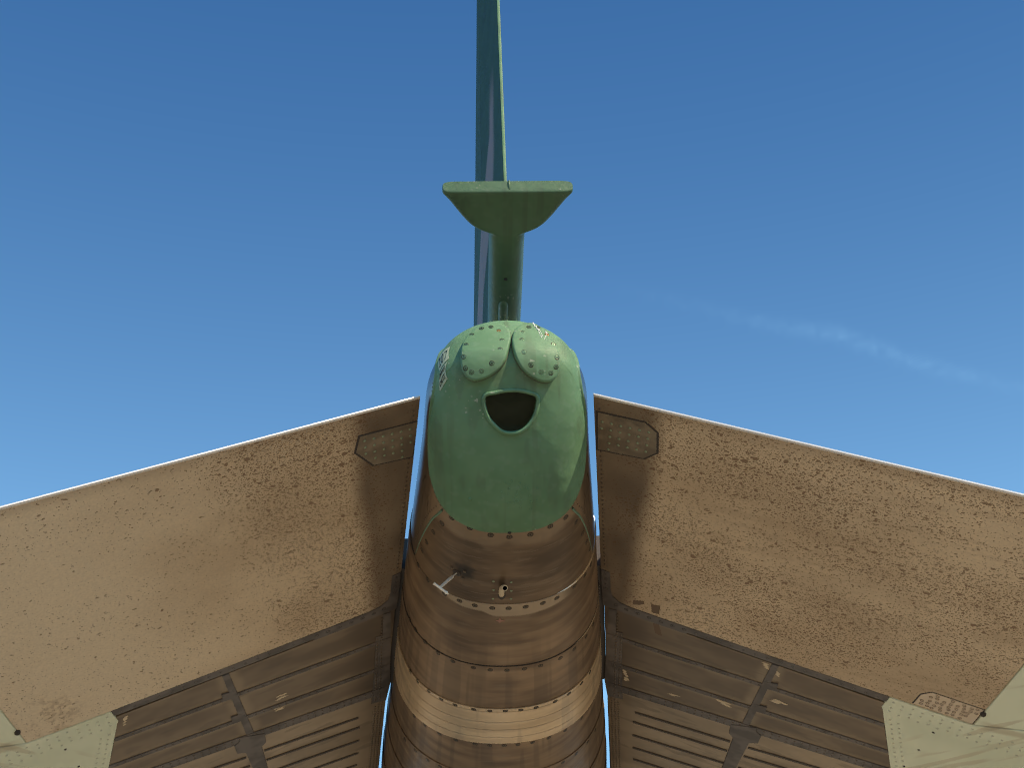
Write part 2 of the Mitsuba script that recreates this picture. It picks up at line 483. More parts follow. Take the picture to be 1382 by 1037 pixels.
# closed solid of the cap, then the vent pocket cut out of it
a, b = capP.shape[:2]
m = grid(capP, True)
back = np.stack([np.zeros(b), yc - .003, np.full(b, .0)], -1)
V = np.vstack([m.vertices, [[0, .1, -.05]], [capP[0].mean(0)]])
k = np.arange(b)
last = (a - 1) * b
F = np.vstack([m.faces, np.stack([last + k, np.full(b, a * b), last + (k + 1) % b], 1)[:, ::-1], np.stack([k, np.full(b, a * b + 1), (k + 1) % b], 1)])
cap = trimesh.Trimesh(V, F, process=True)
cap.merge_vertices()
cap.update_faces(cap.nondegenerate_faces())
trimesh.repair.fix_normals(cap)
try:
    solid = m3.Manifold(m3.Mesh(np.asarray(cap.vertices, np.float32), np.asarray(cap.faces, np.uint32)))
    inner = np.array(Polygon(mouth).buffer(-.004).exterior.coords)[:-1]
    inner = inner if Polygon(inner).exterior.is_ccw else inner[::-1]
    pk = m3.CrossSection([inner.tolist()]).extrude(.26)
    M = np.eye(4)
    M[:3, 0], M[:3, 1], M[:3, 2] = [1, 0, 0], UPF, -D          # prism z runs back towards the eye
    d0 = float(_face(0., -.06))
    M[:3, 3] = D * (d0 + .17)
    cut = pk.transform(M[:3].tolist())
    res = solid - cut
    mm = res.to_mesh()
    cap = trimesh.Trimesh(mm.vert_properties[:, :3], mm.tri_verts, process=False)
    print('cap boolean', solid.status(), len(cap.faces))
except Exception as e:
    print('cap boolean failed', e)
CAP = obj('tail_cap', cap, 'green_paint', smooth=38, label='green drag chute door with two bulging round cover plates and a grinning vent')
lin = np.array(Polygon(mouth).buffer(-.0030).exterior.coords)[:-1]
lf = face(lin[:, 0], lin[:, 1])
duct = [lf + D * d for d in (-.001, .02, .05, .09, .13)] + [lf.mean(0) + (lf - lf.mean(0)) * .6 + D * .15, np.broadcast_to(lf.mean(0) + D * .155, lf.shape)]
obj('vent_duct', grid(np.array(duct), True), 'recess_shade', CAP, 50, label='duct inside the vent, its shade put into a dark colour')
rim = face(mouth[:, 0], mouth[:, 1])
obj('vent_rim', tube(rim + .0035 * face_n(mouth[:, 0], mouth[:, 1]), .0078, 8, closed=True), 'green_paint', CAP, True)

EYES = [
    [(.013, .2197), (.0109, .245), (-.0045, .263), (-.0302, .2713), (-.0561, .2711), (-.0817, .2653), (-.1088, .2560), (-.1357, .2385), (-.1515, .2132), (-.1654, .1807), (-.1693, .1448), (-.1698, .116), (-.1626, .0909), (-.15, .0717), (-.1251, .0618), (-.0929, .0677), (-.0613, .0825), (-.0286, .1091), (-.0062, .1374), (.0055, .1804)],
    [(.0182, .2006), (.0241, .237), (.0386, .2566), (.0607, .2676), (.0898, .2715), (.1112, .2676), (.1298, .251), (.1533, .2217), (.1711, .1858), (.1845, .1469), (.186, .1086), (.1785, .0783), (.1608, .0594), (.1365, .0523), (.1055, .0624), (.0713, .0831), (.0398, .117), (.0227, .1555), (.0165, .1804)]]
EYE_SCREWS = [
    [(-.0932, .2493), (-.0582, .2545), (-.0305, .2392), (-.0202, .1998), (-.0276, .1639), (-.0592, .1226), (-.0968, .0978), (-.1318, .0942), (-.1523, .107), (-.1578, .1415), (-.1487, .1822), (-.1296, .2241)],
    [(.0825, .252), (.0576, .2331), (.0526, .2005), (.0581, .1544), (.0817, .1162), (.1186, .0918), (.1527, .0881), (.1708, .1076), (.1741, .136), (.1654, .1807), (.1466, .2213), (.1161, .2507)]]
for side, (outl, sc) in enumerate(zip(EYES, EYE_SCREWS)):
    loop = smooth_loop(np.array(outl), 96)
    ctr = loop.mean(0)
    rings = []
    prof = [(1.0, -.008), (1.0, .018), (.990, .0235), (.968, .0275), (.935, .0298), (.90, .0305), (.7, .0308), (.5, .0308), (.3, .0308), (.1, .0308), (.001, .0308)]
    for s, h in prof:
        p = ctr + (loop - ctr) * s
        q = face(p[:, 0], p[:, 1])
        nn = face_n(p[:, 0], p[:, 1]) if s > .05 else np.repeat(face_n(ctr[None, 0], ctr[None, 1]), 96, 0)
        rings.append(q + nn * (h * np.where(h > 0, np.clip((.30 - p[:, 1]) / .14, .5, 1), 1.))[:, None])
    plate = grid(np.array(rings), True)
    trimesh.repair.fix_normals(plate)
    ck = obj('cover_plate', plate, 'green_paint', CAP, 40, label=('left' if side == 0 else 'right') + ' raised oval cover plate, like a closed eye')
    lp = ctr + (loop - ctr) * 1.008
    obj('plate_edge_shade', tube(face(lp[:, 0], lp[:, 1]) + .001 * face_n(lp[:, 0], lp[:, 1]), .0024, 6, closed=True), 'recess_shade', CAP, True)  # dark line standing in for the shade at the plate's foot
    for i, (x, z) in enumerate(sc):
        p, nn = face(np.array([x]), np.array([z]))[0], face_n(np.array([x]), np.array([z]))[0]
        rusty = (side, i) in ((0, 2), (1, 10))
        screw(p + nn * (.0308 * min(max((.30 - z) / .14, .5), 1) - .0006), nn, .78, None, CAP, head=(.30, .16, .06) if rusty else (.10, .18, .11), rim=(.02, .035, .022))
# white bird dropping on the right cover
drop = []
for pts, r in (([(.098, .263), (.112, .247), (.120, .236)], .0040), ([(.113, .244), (.122, .225), (.128, .205)], .0017), ([(.120, .240), (.126, .226), (.131, .212)], .0016), ([(.146, .224), (.138, .212), (.134, .2)], .0014), ([(.142, .232), (.149, .226)], .003)):
    q = np.array(pts)
    q = np.array([q[0] + (q[-1] - q[0]) * t for t in np.linspace(0, 1, 9)])
    q = q + .002 * np.stack([np.sin(np.arange(9) * 2.3), np.cos(np.arange(9) * 1.7)], 1)
    drop.append(tube(face(q[:, 0], q[:, 1]) + (.0314 * np.clip((.30 - q[:, 1]) / .14, .5, 1))[:, None] * face_n(q[:, 0], q[:, 1]), r * (.55 + .45 * np.cos(np.arange(9) * 1.9)), 6))
obj('dropping', cat(drop), 'white_dropping', CAP, True, label='white bird dropping streaks on the right cover plate')
# paint blisters low on the cap
rng = np.random.default_rng(5)
bl = []
for i in range(70):
    x, z = (rng.normal(.045, .035), rng.normal(-.365, .03)) if i < 52 else (rng.uniform(-.15, .13), rng.uniform(-.43, -.25))
    if not np.isfinite(_face(x, z)):
        continue
    p, nn = face(np.array([x]), np.array([z]))[0], face_n(np.array([x]), np.array([z]))[0]
    r = rng.uniform(.0014, .0032) if i != 60 else .008
    bl.append(lathe_at(p, nn, [(r, -.001), (r * .8, r * .3), (r * .4, r * .5), (1e-5, r * .55)], 7))
obj('paint_blisters', cat(bl), 'green_paint', CAP, True, kind='stuff')
# drain notch at the cap's lowest edge
p = O(.355, rad(270.5), .009)
obj('drain_hole', lathe_at(p, N(.355, rad(270.5)), [(.0065, -.004), (.0065, .002), (1e-5, .0022)], 12), 'dark_gap', CAP)


def cap_off(y, t):
    k = np.sqrt(np.clip((y - YT) / (ycut(t) - .003 - YT), 0, 1))
    z = meshkit.fbm(S(y, t) * 11 + 3, 2, 5) - .5
    return .004 + .0042 * z * np.clip(k * 3 - .6, 0, 1) + .006 * np.clip((k - .93) / .05, 0, 1)


# stencilled plates on the cap's left shoulder
def patch_uv(c, u, v):
    """c: (y, deg) of top-left, top-right, bottom-right, bottom-left; u to the right, v down."""
    c = np.array(c)
    w = np.stack([(1 - u) * (1 - v), u * (1 - v), u * v, (1 - u) * v], -1)
    q = w @ c
    return q[..., 0], rad(q[..., 1])


for corners, lines in (([(-.122, 166), (-.158, 159), (-.165, 180), (-.131, 189.0)], [('107', .20, .82)]),
                       ([(-.128, 191.5), (-.161, 184), (-.136, 209.5), (-.089, 205.8)], [('DRAG', .14, .42), ('CHUTE', .58, .86)])):
    u, v = np.meshgrid(np.linspace(0, 1, 12), np.linspace(0, 1, 16), indexing='ij')
    y, t = patch_uv(corners, u, v)
    obj('stencil_plate', grid(O(y, t, cap_off(y, t) + .0015)), 'letter_pale', CAP, True)
    for text, v0, v1 in lines:
        tm = meshkit.text_mesh(text, 1.0, .02)
        tv = np.array(tm.vertices)
        lo, hi = tv.min(0), tv.max(0)
        uu = .12 + .76 * (tv[:, 0] - lo[0]) / (hi[0] - lo[0])
        vv = v1 - (v1 - v0) * (tv[:, 1] - lo[1]) / (hi[1] - lo[1])
        y, t = patch_uv(corners, uu, vv)
        obj('lettering', trimesh.Trimesh(O(y, t, cap_off(y, t) + np.where(tv[:, 2] > .01, .0028, .0012)), tm.faces, process=False), 'letter_dark', CAP, label=f'dark stencilled {text}')

# ------------------------------------------------------------------ belly: overlapping bands of bare metal
SEAMS = [(.850, .06), (1.320, .08), (1.655, .13), (1.955, .20), (2.235, .20), (2.56, .2), (2.95, .2)]


def yseam(i, t):
    y0, a = SEAMS[i]
    return y0 + a * np.minimum(1 + np.sin(t), 1.0)


full = np.linspace(rad(90), rad(450), 241)
# inner skin
yy = np.linspace(0, 1, 60)
base_y = (ycut(full) - .012)[None] + (yy[:, None] ** 1.3) * (8.6 - (ycut(full) - .012))[None]
obj('inner_skin', grid(O(base_y, full[None], np.full(base_y.shape, -.006))), 'dark_gap', smooth=True)


def band(y0, y1, off0, off1, ny, mat, name='belly_panel', parent=AIR, label=None, t=full):
    """A skin ring between y0(t) and y1(t); its rear edge stands off0 proud with a lip facing aft."""
    k = np.linspace(0, 1, ny)[:, None]
    Y = y0(t)[None] * (1 - k) + y1(t)[None] * k
    off = off0 * (1 - k) ** 1.5 + off1 * (1 - (1 - k) ** 1.5) + 0 * Y
    P = O(Y, t[None], off)
    lipP = O(Y[:1] + .0005, t[None], np.full((1, len(t)), -.005))
    mid = O(Y[:1] - .0006, t[None], off[:1] * .55)
    return obj(name, grid(np.vstack([lipP, mid, P[:1], P])), mat, parent, 35, label)


# first ring: belly panel plus the two side panels, parted along curved seams
_sl = PI([.30, .36, .45, .65, .86, .95], [228, 223.5, 216, 206, 199, 196])
LIP = .0035


def first(side):
    """Between cap edge and first seam, in (k, m) coordinates; side 0 belly, -1 left, 1 right."""
    k = np.linspace(0, 1, 40)[:, None]
    if side == 0:
        mm = np.linspace(-1, 1, 121)[None]
        th_of = lambda y: (rad(270) - mm * (rad(270) - rad(_sl(np.clip(y, .3, .95))))) if False else None
        Y = np.full((40, 121), .5)
        t = None
        for _ in range(6):
            lo = rad(_sl(np.clip(Y, .3, .95)))
            t = rad(270) + mm * (rad(270) - lo - .006)
            Y = ycut(t) * (1 - k) + (yseam(0, t) - .001) * k
        P = O(Y, t, np.full(Y.shape, .0022))
        return P
    Y = np.full((40, 70), .4)
    mm = np.linspace(0, 1, 70)[None]
    for _ in range(6):
        lo = rad(_sl(np.clip(Y, .3, .95))) - .004
        t = lo * (1 - mm) + rad(90) * mm
        if side > 0:
            t = rad(540) - t
        Y = (ycut(t) + .001) * (1 - k) + (yseam(0, t) - .001) * k
    return O(Y, t, np.full(Y.shape, 0.0008))


BELLY = obj('belly_panel', grid(first(0)), 'belly_first', smooth=True, label='brown heat-stained belly panel just ahead of the green cap, with drain mast and pipe')
for sd in (-1, 1):
    k0 = obj('side_panel', grid(first(sd)), 'flank_metal', smooth=True)
    ys = np.linspace(.345, .86, 30)
    t = rad(_sl(ys)) if sd < 0 else rad(540 - _sl(ys))
    obj('seam_sealant', tube(O(ys, t, np.full(30, .0012)), np.interp(ys, [.34, .6, .86], [.006, .004, .002]), 6), 'green_flat', k0, True)
    rv = []
    for y in np.linspace(.36, .78, 17):                 # fine rivet rows beside the seam
        a = _sl(y) - 5.5
        a = rad(a if sd < 0 else 540 - a)
        rv.append(lathe_at(O(y, a, .001), N(y, a), [(.0042, -.001), (.0042, .0006), (1e-5, .0012)], 7))
    for q in np.linspace(0.02, 1, 16):
        a = 226 - 40 * q
        a = rad(a if sd < 0 else 540 - a)
        y = float(ycut(np.array([a]))[0]) + .022
        rv.append(lathe_at(O(y, a, .001), N(y, a), [(.0042, -.001), (.0042, .0006), (1e-5, .0012)], 7))
    obj('rivets', cat(rv), 'rivet_brown', k0, True, kind='stuff')

def edge_bead(i, parent, r=.0036, off=.0015, a0=292):
    t = np.linspace(rad(165), rad(375), 160)
    obj('seam_gap', tube(O(yseam(i, t) - .0028, t, np.full(160, -.0008)), .0030, 6), 'dark_gap', parent, True)
    if a0:
        t = np.linspace(rad(a0), rad(368), 70)
        k = np.clip((np.degrees(t) - a0) / 25, .15, 1)
        obj('edge_glint', tube(O(yseam(i, t) + .0012, t, np.full(70, off)), r * k, 8), 'glint_metal', parent, True)  # bright bead added on the right only, to make the seam glint


PANELS = [BELLY]
PANELS.append(band(lambda t: yseam(0, t), lambda t: yseam(1, t) - .001, .0045, .0004, 40, 'belly_seam', label='belly panel with a worn bright rear edge'))
PANELS.append(band(lambda t: yseam(1, t), lambda t: yseam(2, t) - .001, .0045, .0004, 30, 'belly_metal'))
edge_bead(0, PANELS[1], .0060)
edge_bead(1, PANELS[2], .0036, a0=300)
# light corrugated ring: one narrow screw strip and four smooth strips
ring = [(1.655, .13), (1.683, .14), (1.770, .16), (1.835, .175), (1.900, .19), (1.955, .20)]
yr = lambda i, t: ring[i][0] + ring[i][1] * np.minimum(1 + np.sin(t), 1.0)
for i in range(5):
    kk = band(lambda t: yr(i, t) + .0015, lambda t: yr(i + 1, t) - .0015, .0035 if i else .0055, .0030, 8, 'belly_light', 'ring_strip',
              label='pale bare metal strip of the ring' if i else 'narrow pale strip with a row of screws')
    if i == 0:
        RING = kk
PANELS.append(RING)
PANELS.append(band(lambda t: yseam(3, t), lambda t: yseam(4, t) - .001, .0010, .0006, 30, 'belly_metal'))
edge_bead(3, PANELS[-1], a0=None)
PANELS.append(band(lambda t: yseam(4, t), lambda t: yseam(5, t) - .001, .0045, .0006, 30, 'belly_metal'))
PANELS.append(band(lambda t: yseam(5, t), lambda t: yseam(6, t) - .001, .0045, .0006, 30, 'belly_metal'))
obj('forward_fuselage', grid(np.concatenate([O(np.linspace(2.95, 8.6, 50)[:, None] + .2 * np.minimum(1 + np.sin(full), 1)[None], full[None], np.full((50, 241), .004)),
                                             np.broadcast_to(np.array([0, 8.9, -.05]), (1, 241, 3))])), 'belly_metal', smooth=True)

SCREWS = {
    0: [(.347, 234.2), (.359, 248.5), (.379, 261.8), (.388, 270.5), (.383, 281.5), (.367, 295.2), (.365, 308.5), (.421, 225.8), (.528, 218.0), (.649, 211.8), (.752, 207.5), (.456, 319.5), (.59, 327.0), (.70, 332.0), (.80, 336.5)],
    1: [(.890, 205.), (.885, 217.5), (.880, 233.), (.875, 244.0), (.875, 253.8), (.878, 263.8), (.878, 271.2), (.878, 280.0), (.880, 290.5), (.886, 300.2), (.895, 315.2), (.91, 327.0), (.92, 336.)],
    2: [(1.36, 203.), (1.352, 210.8), (1.348, 221.2), (1.345, 232.0), (1.343, 242.5), (1.343, 255.0), (1.343, 264.0), (1.345, 271.2), (1.346, 279.8), (1.35, 289.0), (1.36, 302.0), (1.37, 313.0), (1.385, 325.), (1.40, 335.)],
    3: [(1.725, 210.), (1.716, 217.8), (1.70, 227.5), (1.69, 236.7), (1.682, 245.5), (1.676, 256.2), (1.672, 264.5), (1.671, 271.0), (1.673, 278.2), (1.68, 286.5), (1.692, 298.2), (1.703, 308.0), (1.72, 318.8), (1.735, 328.)],
    4: [(2.05, 217.), (2.025, 226.2), (2.0, 236.7), (1.985, 247.2), (1.977, 257.8), (1.974, 265.0), (1.973, 271.0), (1.975, 277.2), (1.980, 284.8), (1.99, 294.2), (2.01, 305.2), (2.045, 318.8)],
    5: [(2.375, 210.8), (2.33, 221.0), (2.305, 230.5), (2.285, 238.8), (2.270, 248.), (2.262, 258.), (2.258, 268.), (2.26, 279.), (2.268, 291.), (2.287, 303.2), (2.312, 313.0), (2.345, 323.5), (2.38, 333.0)],
}
for k, lst in SCREWS.items():
    for y, d in lst:
        t = rad(d)
        off = .0022 if k == 0 else .0042 if k in (1, 2, 3, 5) else .0009
        screw(O(y, t, off), N(y, t), 1.0 if k in (0, 1) else .92, None, PANELS[k], head=(.13, .10, .07), rim=(.045, .035, .028))

# drain mast: bright rod with a cross tube
b0 = O(.685, rad(240.8), .002)
nb = N(.685, rad(240.8))
tip = b0 + np.array([-.068, -.060, -.098])
dirn = (tip - b0) / np.linalg.norm(tip - b0)
MAST = obj('drain_mast', tube([b0 - dirn * .02, b0 + dirn * .03, b0 + dirn * .034, tip], [.0028, .0028, .0068, .0062], 14), 'pale_alu', BELLY, 40, label='bright metal drain rod with a cross tube, hanging from the belly')
cr = np.cross(dirn, [-.2, .75, -.55])
cr = np.array([.052, .028, -.030])
cr /= np.linalg.norm(cr)
obj('cross_tube', tube([tip - cr * .030, tip - cr * .027, tip - cr * .0265, tip + cr * .030, tip + cr * .0305, tip + cr * .036, tip + cr * .0365, tip + cr * .043], [.0072, .0072, .0052, .0052, .0075, .0075, .0045, .0035], 14), 'pale_alu', MAST, 40)
obj('base_flange', lathe_at(b0, nb, [(.018, -.002), (.018, .002), (.008, .003), (.006, .001), (1e-5, .001)], 16), 'sealant', BELLY)
for y, d in ((.652, 246.3), (.705, 245.2), (.714, 238.6), (.664, 236.6)):
    obj('flange_bolt', lathe_at(O(y, rad(d), .0022), N(y, rad(d)), [(.0065, -.001), (.0065, .003), (.004, .0042), (1e-5, .0042)], 8), 'rivet_brown', BELLY, 30)
# drain pipe in its slot
t0 = rad(268.2)
pp = np.array([O(.80, t0, -.012), O(.775, t0, .000), O(.745, t0, .010), O(.715, t0, .018), O(.69, rad(268.8), .028), O(.672, rad(269.4), .042)])
pp = np.array([np.array([PI(np.arange(6), pp[:, c])(q) for c in range(3)]) for q in np.linspace(0, 5, 24)])
outer = tube(pp, .0118, 16, caps=False)
inn = tube(pp[8:], .0090, 16, caps=False)
ringm = grid(np.stack([outer.vertices[-16:], inn.vertices[-16:]]), True)
PIPE = obj('drain_pipe', cat([outer, ringm]), 'scuffed_metal', BELLY, 40, label='short bent drain pipe with an open end')
obj('bore', inn, 'dark_gap', PIPE, True)
a = np.linspace(0, 2 * np.pi, 40, endpoint=False)
obj('slot', grid(np.stack([O(.782 + .034 * np.sin(a), rad(268.2) + .030 * np.cos(a), np.full(40, .0026)), O(.782 + 0 * a, rad(268.2) + 0 * a, np.full(40, .0027))]), True), 'sealant', PIPE, True)
for y, d in ((.685, 264.0), (.747, 264.2), (.811, 264.0), (.69, 271.9), (.752, 272.1), (.811, 272.1)):
    obj('bolt', lathe_at(O(y, rad(d), .0022), N(y, rad(d)), [(.0055, -.001), (.0055, .0014), (.0038, .0024), (1e-5, .0026)], 10), 'rivet_green', BELLY, 30)
# small faded red star-shaped mark
sa = np.array([(0, .020), (.004, .006), (.016, .002), (.004, -.004), (0, -.013), (-.004, -.004), (-.016, .002), (-.004, .006)])
star = np.vstack([[0, 0], sa])
sp = np.array([O(.972 - q[1] * 1.3, rad(267.8) + q[0] / .40, .0042) for q in star])
obj('star_mark', trimesh.Trimesh(sp, [[0, i + 1, (i + 1) % 8 + 1] for i in range(8)], process=False), 'faded_red', PANELS[1], label='small faded red four-pointed mark')

# ------------------------------------------------------------------ stabilizers
TG = math.tan(rad(23.25))


def zskin(x, y):
    return -TG * (np.abs(x) - .33)


def te(X): return -.173 * (X - .33)
def root(Y): return .33 + .0832 * Y
def rib_y(i, X): return RIBS[i][0] - RIBS[i][2] * (X - RIBS[i][1])
def outer_x(Y): return 1.676 + .255 * max(0., Y - 1.61) if Y > 1.61 else 1.682
def strap_x(Y): return 1.217 - .055 * (Y - 1.57)


HOLD = [(.476, 1.275), (.483, 1.36), (.489, 1.42), (.503, 1.475), (.535, 1.508), (.58, 1.518), (.70, 1.518)]   # inner front corner of the honeycomb panel
for sd in (-1, 1):
    nm = 'left' if sd < 0 else 'right'
    mir = lambda pts: [(sd * x, y) for x, y in pts]
    # structural body: upper skin and everything above the panels
    XT = 3.0
    # the tip is cut square
    k, q = np.meshgrid(np.linspace(0, 1, 26), np.linspace(0, 1, 40), indexing='ij')
    X0 = .345 + (XT - .345) * k
    y0 = te(X0) + .012
    y1 = 4.1 - .72 * (X0 - .66)
    Yb = y0 + (y1 - y0) * q
    Xb = X0 + .0832 * Yb * (1 - k)
    low = np.stack([sd * Xb, Yb, zskin(Xb, Yb) + .0065], -1)
    thk = .0045 + .105 * (1 - .45 * k) * np.clip(q * 1.02, 0, 1) ** .9 * np.clip((1.0 - q), 0, 1) ** .55 * 1.9
    upp = low + np.stack([0 * k, 0 * k, thk], -1)
    loop = np.concatenate([low, upp[:, ::-1]], 1)
    body = grid(loop, True)
    nv = loop.shape[1]
    caps_f = []
    for e in (0, loop.shape[0] - 1):
        h = nv // 2
        for i in range(h - 1):
            A, B, C_, D_ = e * nv + i, e * nv + i + 1, e * nv + nv - 2 - i, e * nv + nv - 1 - i
            caps_f += [[A, B, C_], [A, C_, D_]]
    body = trimesh.Trimesh(body.vertices, np.vstack([body.faces, caps_f]), process=False)
    ST = obj('stabilizer', body, 'strap_metal', smooth=30, label=f'{nm} drooping stabilizer, brown and bare metal underneath, pale towards the tip')
    # honeycomb trailing panel
    pan = [(.33, te(.33)), (2.078, te(2.078)), (2.063, .88), (2.0195, 1.478), (1.690, 1.492)] + [(1.2, 1.508), (.86, 1.514)] + [(x, y) for x, y in HOLD[::-1]] + [(root(1.275) + .003, 1.270)]
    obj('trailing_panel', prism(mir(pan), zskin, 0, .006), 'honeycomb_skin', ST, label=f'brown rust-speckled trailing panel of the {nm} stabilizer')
    # bright trailing edge strip
    xs = np.linspace(.33, 2.6, 60)
    tep = np.stack([sd * xs, te(xs) - .004, zskin(xs, 0) + .0055], -1)
    q4 = np.array([(0, -.0055), (-.004, -.003), (-.0042, .003), (0, .0055), (.006, .0058), (.006, -.0058)])
    obj('trailing_edge', grid(np.array([[p + np.array([0, u[0], u[1]]) for u in q4] for p in tep]), True), 'edge_metal', ST, 30)
    # spar strip in front of it, with the leg along the root
    top = [(1.684, 1.4935)] + [(1.2, 1.510), (.86, 1.516), (.845, 1.518)] + [(x + .003 if x < .5 else x, y + .004) for x, y in HOLD[::-1]]
    bot = [(root(1.275) + .005, 1.277), (root(1.45) + .004, 1.45), (.47, 1.590), (.60, 1.590), (.835, 1.582), (.838, 1.569), (1.2, 1.564), (1.682, 1.546)]
    SP = obj('spar_strip', prism(mir(top + bot), zskin, .0012, .006), 'strap_metal', ST)
    xs = [1.645, 1.594, 1.543, 1.492, 1.441, 1.39, 1.338, 1.285, 1.235] if True else []
    for x, y in [(x, 1.532) for x in xs] + [(1.18, 1.540), (1.13, 1.542), (1.078, 1.543), (1.027, 1.544), (.975, 1.544), (.924, 1.545), (.873, 1.546), (.822, 1.548), (.772, 1.551), (.722, 1.553), (.67, 1.554), (.62, 1.553), (.57, 1.553), (.525, 1.545), (.461, 1.30), (.465, 1.345), (.469, 1.388), (.473, 1.43)]:
        big = x < .85 and y > 1.5
        screw(np.array([sd * x, y, zskin(x, y) - .001]), [-sd * TG, 0, -1], .80 if big else .56, None, ST, head=(.17, .15, .14), rim=(.05, .045, .04))
    # skin bays between the ribs, each a sheet of its own
    ys = [lambda X: 1.586 - .02 * (X - .5), lambda X: rib_y(0, X), lambda X: rib_y(1, X), lambda X: rib_y(2, X)]
    for i in range(4):
        for inner_b in (True, False):
            a0 = ys[i]
            a1 = ys[i + 1] if i < 3 else (lambda X: 4.0 - .72 * (X - .66))
            def edge(Y, inb, outb):
                return None
            if inner_b:
                xa0, xb0 = root(a0(.5)) + .012, strap_x(a0(1.2))
                xa1, xb1 = root(a1(.55)) + .012, strap_x(a1(1.2))
            else:
                xa0, xb0 = strap_x(a0(1.2)), outer_x(a0(1.7)) - .002
                xa1, xb1 = strap_x(a1(1.2)), outer_x(a1(1.7)) - .002
            pg = [(xa0 + .002, a0(xa0) + .002), (xb0 - .001, a0(xb0) + .002), (xb1 - .001, a1(xb1) - .002), (xa1 + .002, a1(xa1) - .002)]
            obj('skin_bay', prism(mir(pg), zskin, 0, .006), 'bay_metal', ST)
    # ribs
    for i, (yb, xb, kk, wd) in enumerate(RIBS):
        for xa, xe in ((root(rib_y(i, .57)) + .02, 1.20), (1.20, outer_x(rib_y(i, 1.72)) - .004)):
            pg = [(xa, rib_y(i, xa) - wd), (xe, rib_y(i, xe) - wd), (xe, rib_y(i, xe) + wd), (xa, rib_y(i, xa) + wd)]
            RB = obj('rib', prism(mir(pg), zskin, .0045 + .0002 * i), 'strap_metal', ST)
            rv = [lathe_at(np.array([sd * x, rib_y(i, x) + o, zskin(x, 0) - .0045 - .0002 * i]), [-sd * TG, 0, -1], [(.0042, -.001), (.0042, .0010), (1e-5, .0016)], 6) for x in np.arange(xa + .03, xe - .02, .034) for o in ((0,) if i < 2 else (-.017, .017))]
            obj('rivets', cat(rv), 'rivet_brown', ST, True, kind='stuff')
    # chordwise strap with its joint blocks and gusset
    st = [(1.203, 1.572), (1.231, 1.568), (1.195, 2.24), (1.163, 2.243)]
    obj('strap', prism(mir(st), zskin, .0060), 'strap_metal', ST)
    for blk in ([(1.198, 1.752), (1.253, 1.738), (1.253, 1.808), (1.195, 1.818)], [(1.185, 2.004), (1.240, 1.996), (1.240, 2.068), (1.181, 2.073)]):
        obj('joint_block', prism(mir(blk), zskin, .0068), 'strap_metal', ST)
    hub = [(1.117, 2.303), (1.226, 2.240), (1.230, 2.280), (1.257, 2.303), (1.254, 2.396), (1.217, 2.425), (1.200, 2.70), (1.175, 3.35), (1.125, 3.35), (1.139, 2.76), (1.144, 2.433), (1.121, 2.402)]
    obj('gusset', prism(mir(hub), zskin, .0075), 'strap_metal', ST)
    # doubler along the root
    dbl = [(.495, 1.598), (.531, 1.594), (.541, 1.795), (.571, 1.785), (.590, 2.10), (.622, 2.465), (.55, 2.49), (.525, 2.33)]
    obj('root_doubler', prism(mir(dbl), zskin, .0028), 'strap_metal', ST)
    rv = []
    for y in np.arange(1.30, 2.45, .030):
        if y > 1.63:
            rv.append((.535 + .055 * (y - 1.63), y))
        if y > 1.8:
            rv.append((.565 + .055 * (y - 1.8), y))
    for y in np.arange(2.50, 3.9, .026):
        for o in (0, .017, .034):
            rv.append((.571 + .083 * (y - 2.5) + o, y + o * .6))
    for y in np.arange(.07, 1.25, .032):
        rv.append((root(y) + .022, y))
    obj('root_rivets', cat([lathe_at(np.array([sd * x, y, zskin(x, y) - (.0028 if 1.6 < y < 2.47 else 0)]), [-sd * TG, 0, -1], [(.0058, -.001), (.0058, .0010), (1e-5, .0018)], 7) for x, y in rv]), 'rivet_brown', ST, True, kind='stuff')
    # stiffeners ahead of the third rib
    for xa, ya, xe, ye in ((.688, 2.562, 1.137, 2.497), (.688, 2.678, 1.137, 2.612), (.698, 2.832, 1.137, 2.766), (.710, 2.980, 1.132, 2.917), (.724, 3.120, 1.130, 3.06), (.738, 3.26, 1.128, 3.20), (.752, 3.40, 1.125, 3.34),
                           (1.222, 2.489, 1.86, 2.375), (1.215, 2.602, 1.90, 2.485), (1.207, 2.755, 1.93, 2.63), (1.20, 2.905, 1.95, 2.78)):
        obj('stiffener', prism(mir([(xa, ya - .0075), (xe, ye - .0075), (xe, ye + .0075), (xa, ya + .0075)]), zskin, .0050), 'stiffener_metal', ST)
    # riveted corner plate at the inner rear
    cp = [(.352, .095), (.525, .060), (.572, .100), (.583, .232), (.540, .300), (.368, .345)] if sd > 0 else [(.342, .150), (.560, .108), (.580, .205), (.517, .338), (.368, .380)]
    cpp = Polygon(cp)
    lead = [(x, y) for x, y in np.array(cpp.buffer(.0085, join_style=2).exterior.coords)[:-1] if True]
    lead = [(max(x, root(y) + .0015), y) for x, y in lead]
    obj('plate_edge', prism(mir(lead), zskin, .0012), 'sealant', ST)
    CP = obj('corner_plate', prism(mir(cp), zskin, .0026), 'patch_metal', ST, label='small riveted corner plate')
    rv = []
    sl = -.20
    for i, x in enumerate(np.arange(.372, .58, .0345)):
        for y in np.arange(.10, .38, .0455):
            yy_ = y + (x - .372) * sl + (.035 if sd < 0 else 0)
            if cpp.buffer(-.012).contains(Polygon([(x - .001, yy_ - .001), (x + .001, yy_ - .001), (x, yy_ + .001)])):
                rv.append(lathe_at(np.array([sd * x, yy_, zskin(x, 0) - .0026]), [-sd * TG, 0, -1], [(.0066, -.001), (.0062, .0020), (.004, .0034), (1e-5, .0038)], 8))
    obj('rivets', cat(rv), 'rivet_green', ST, True, kind='stuff')
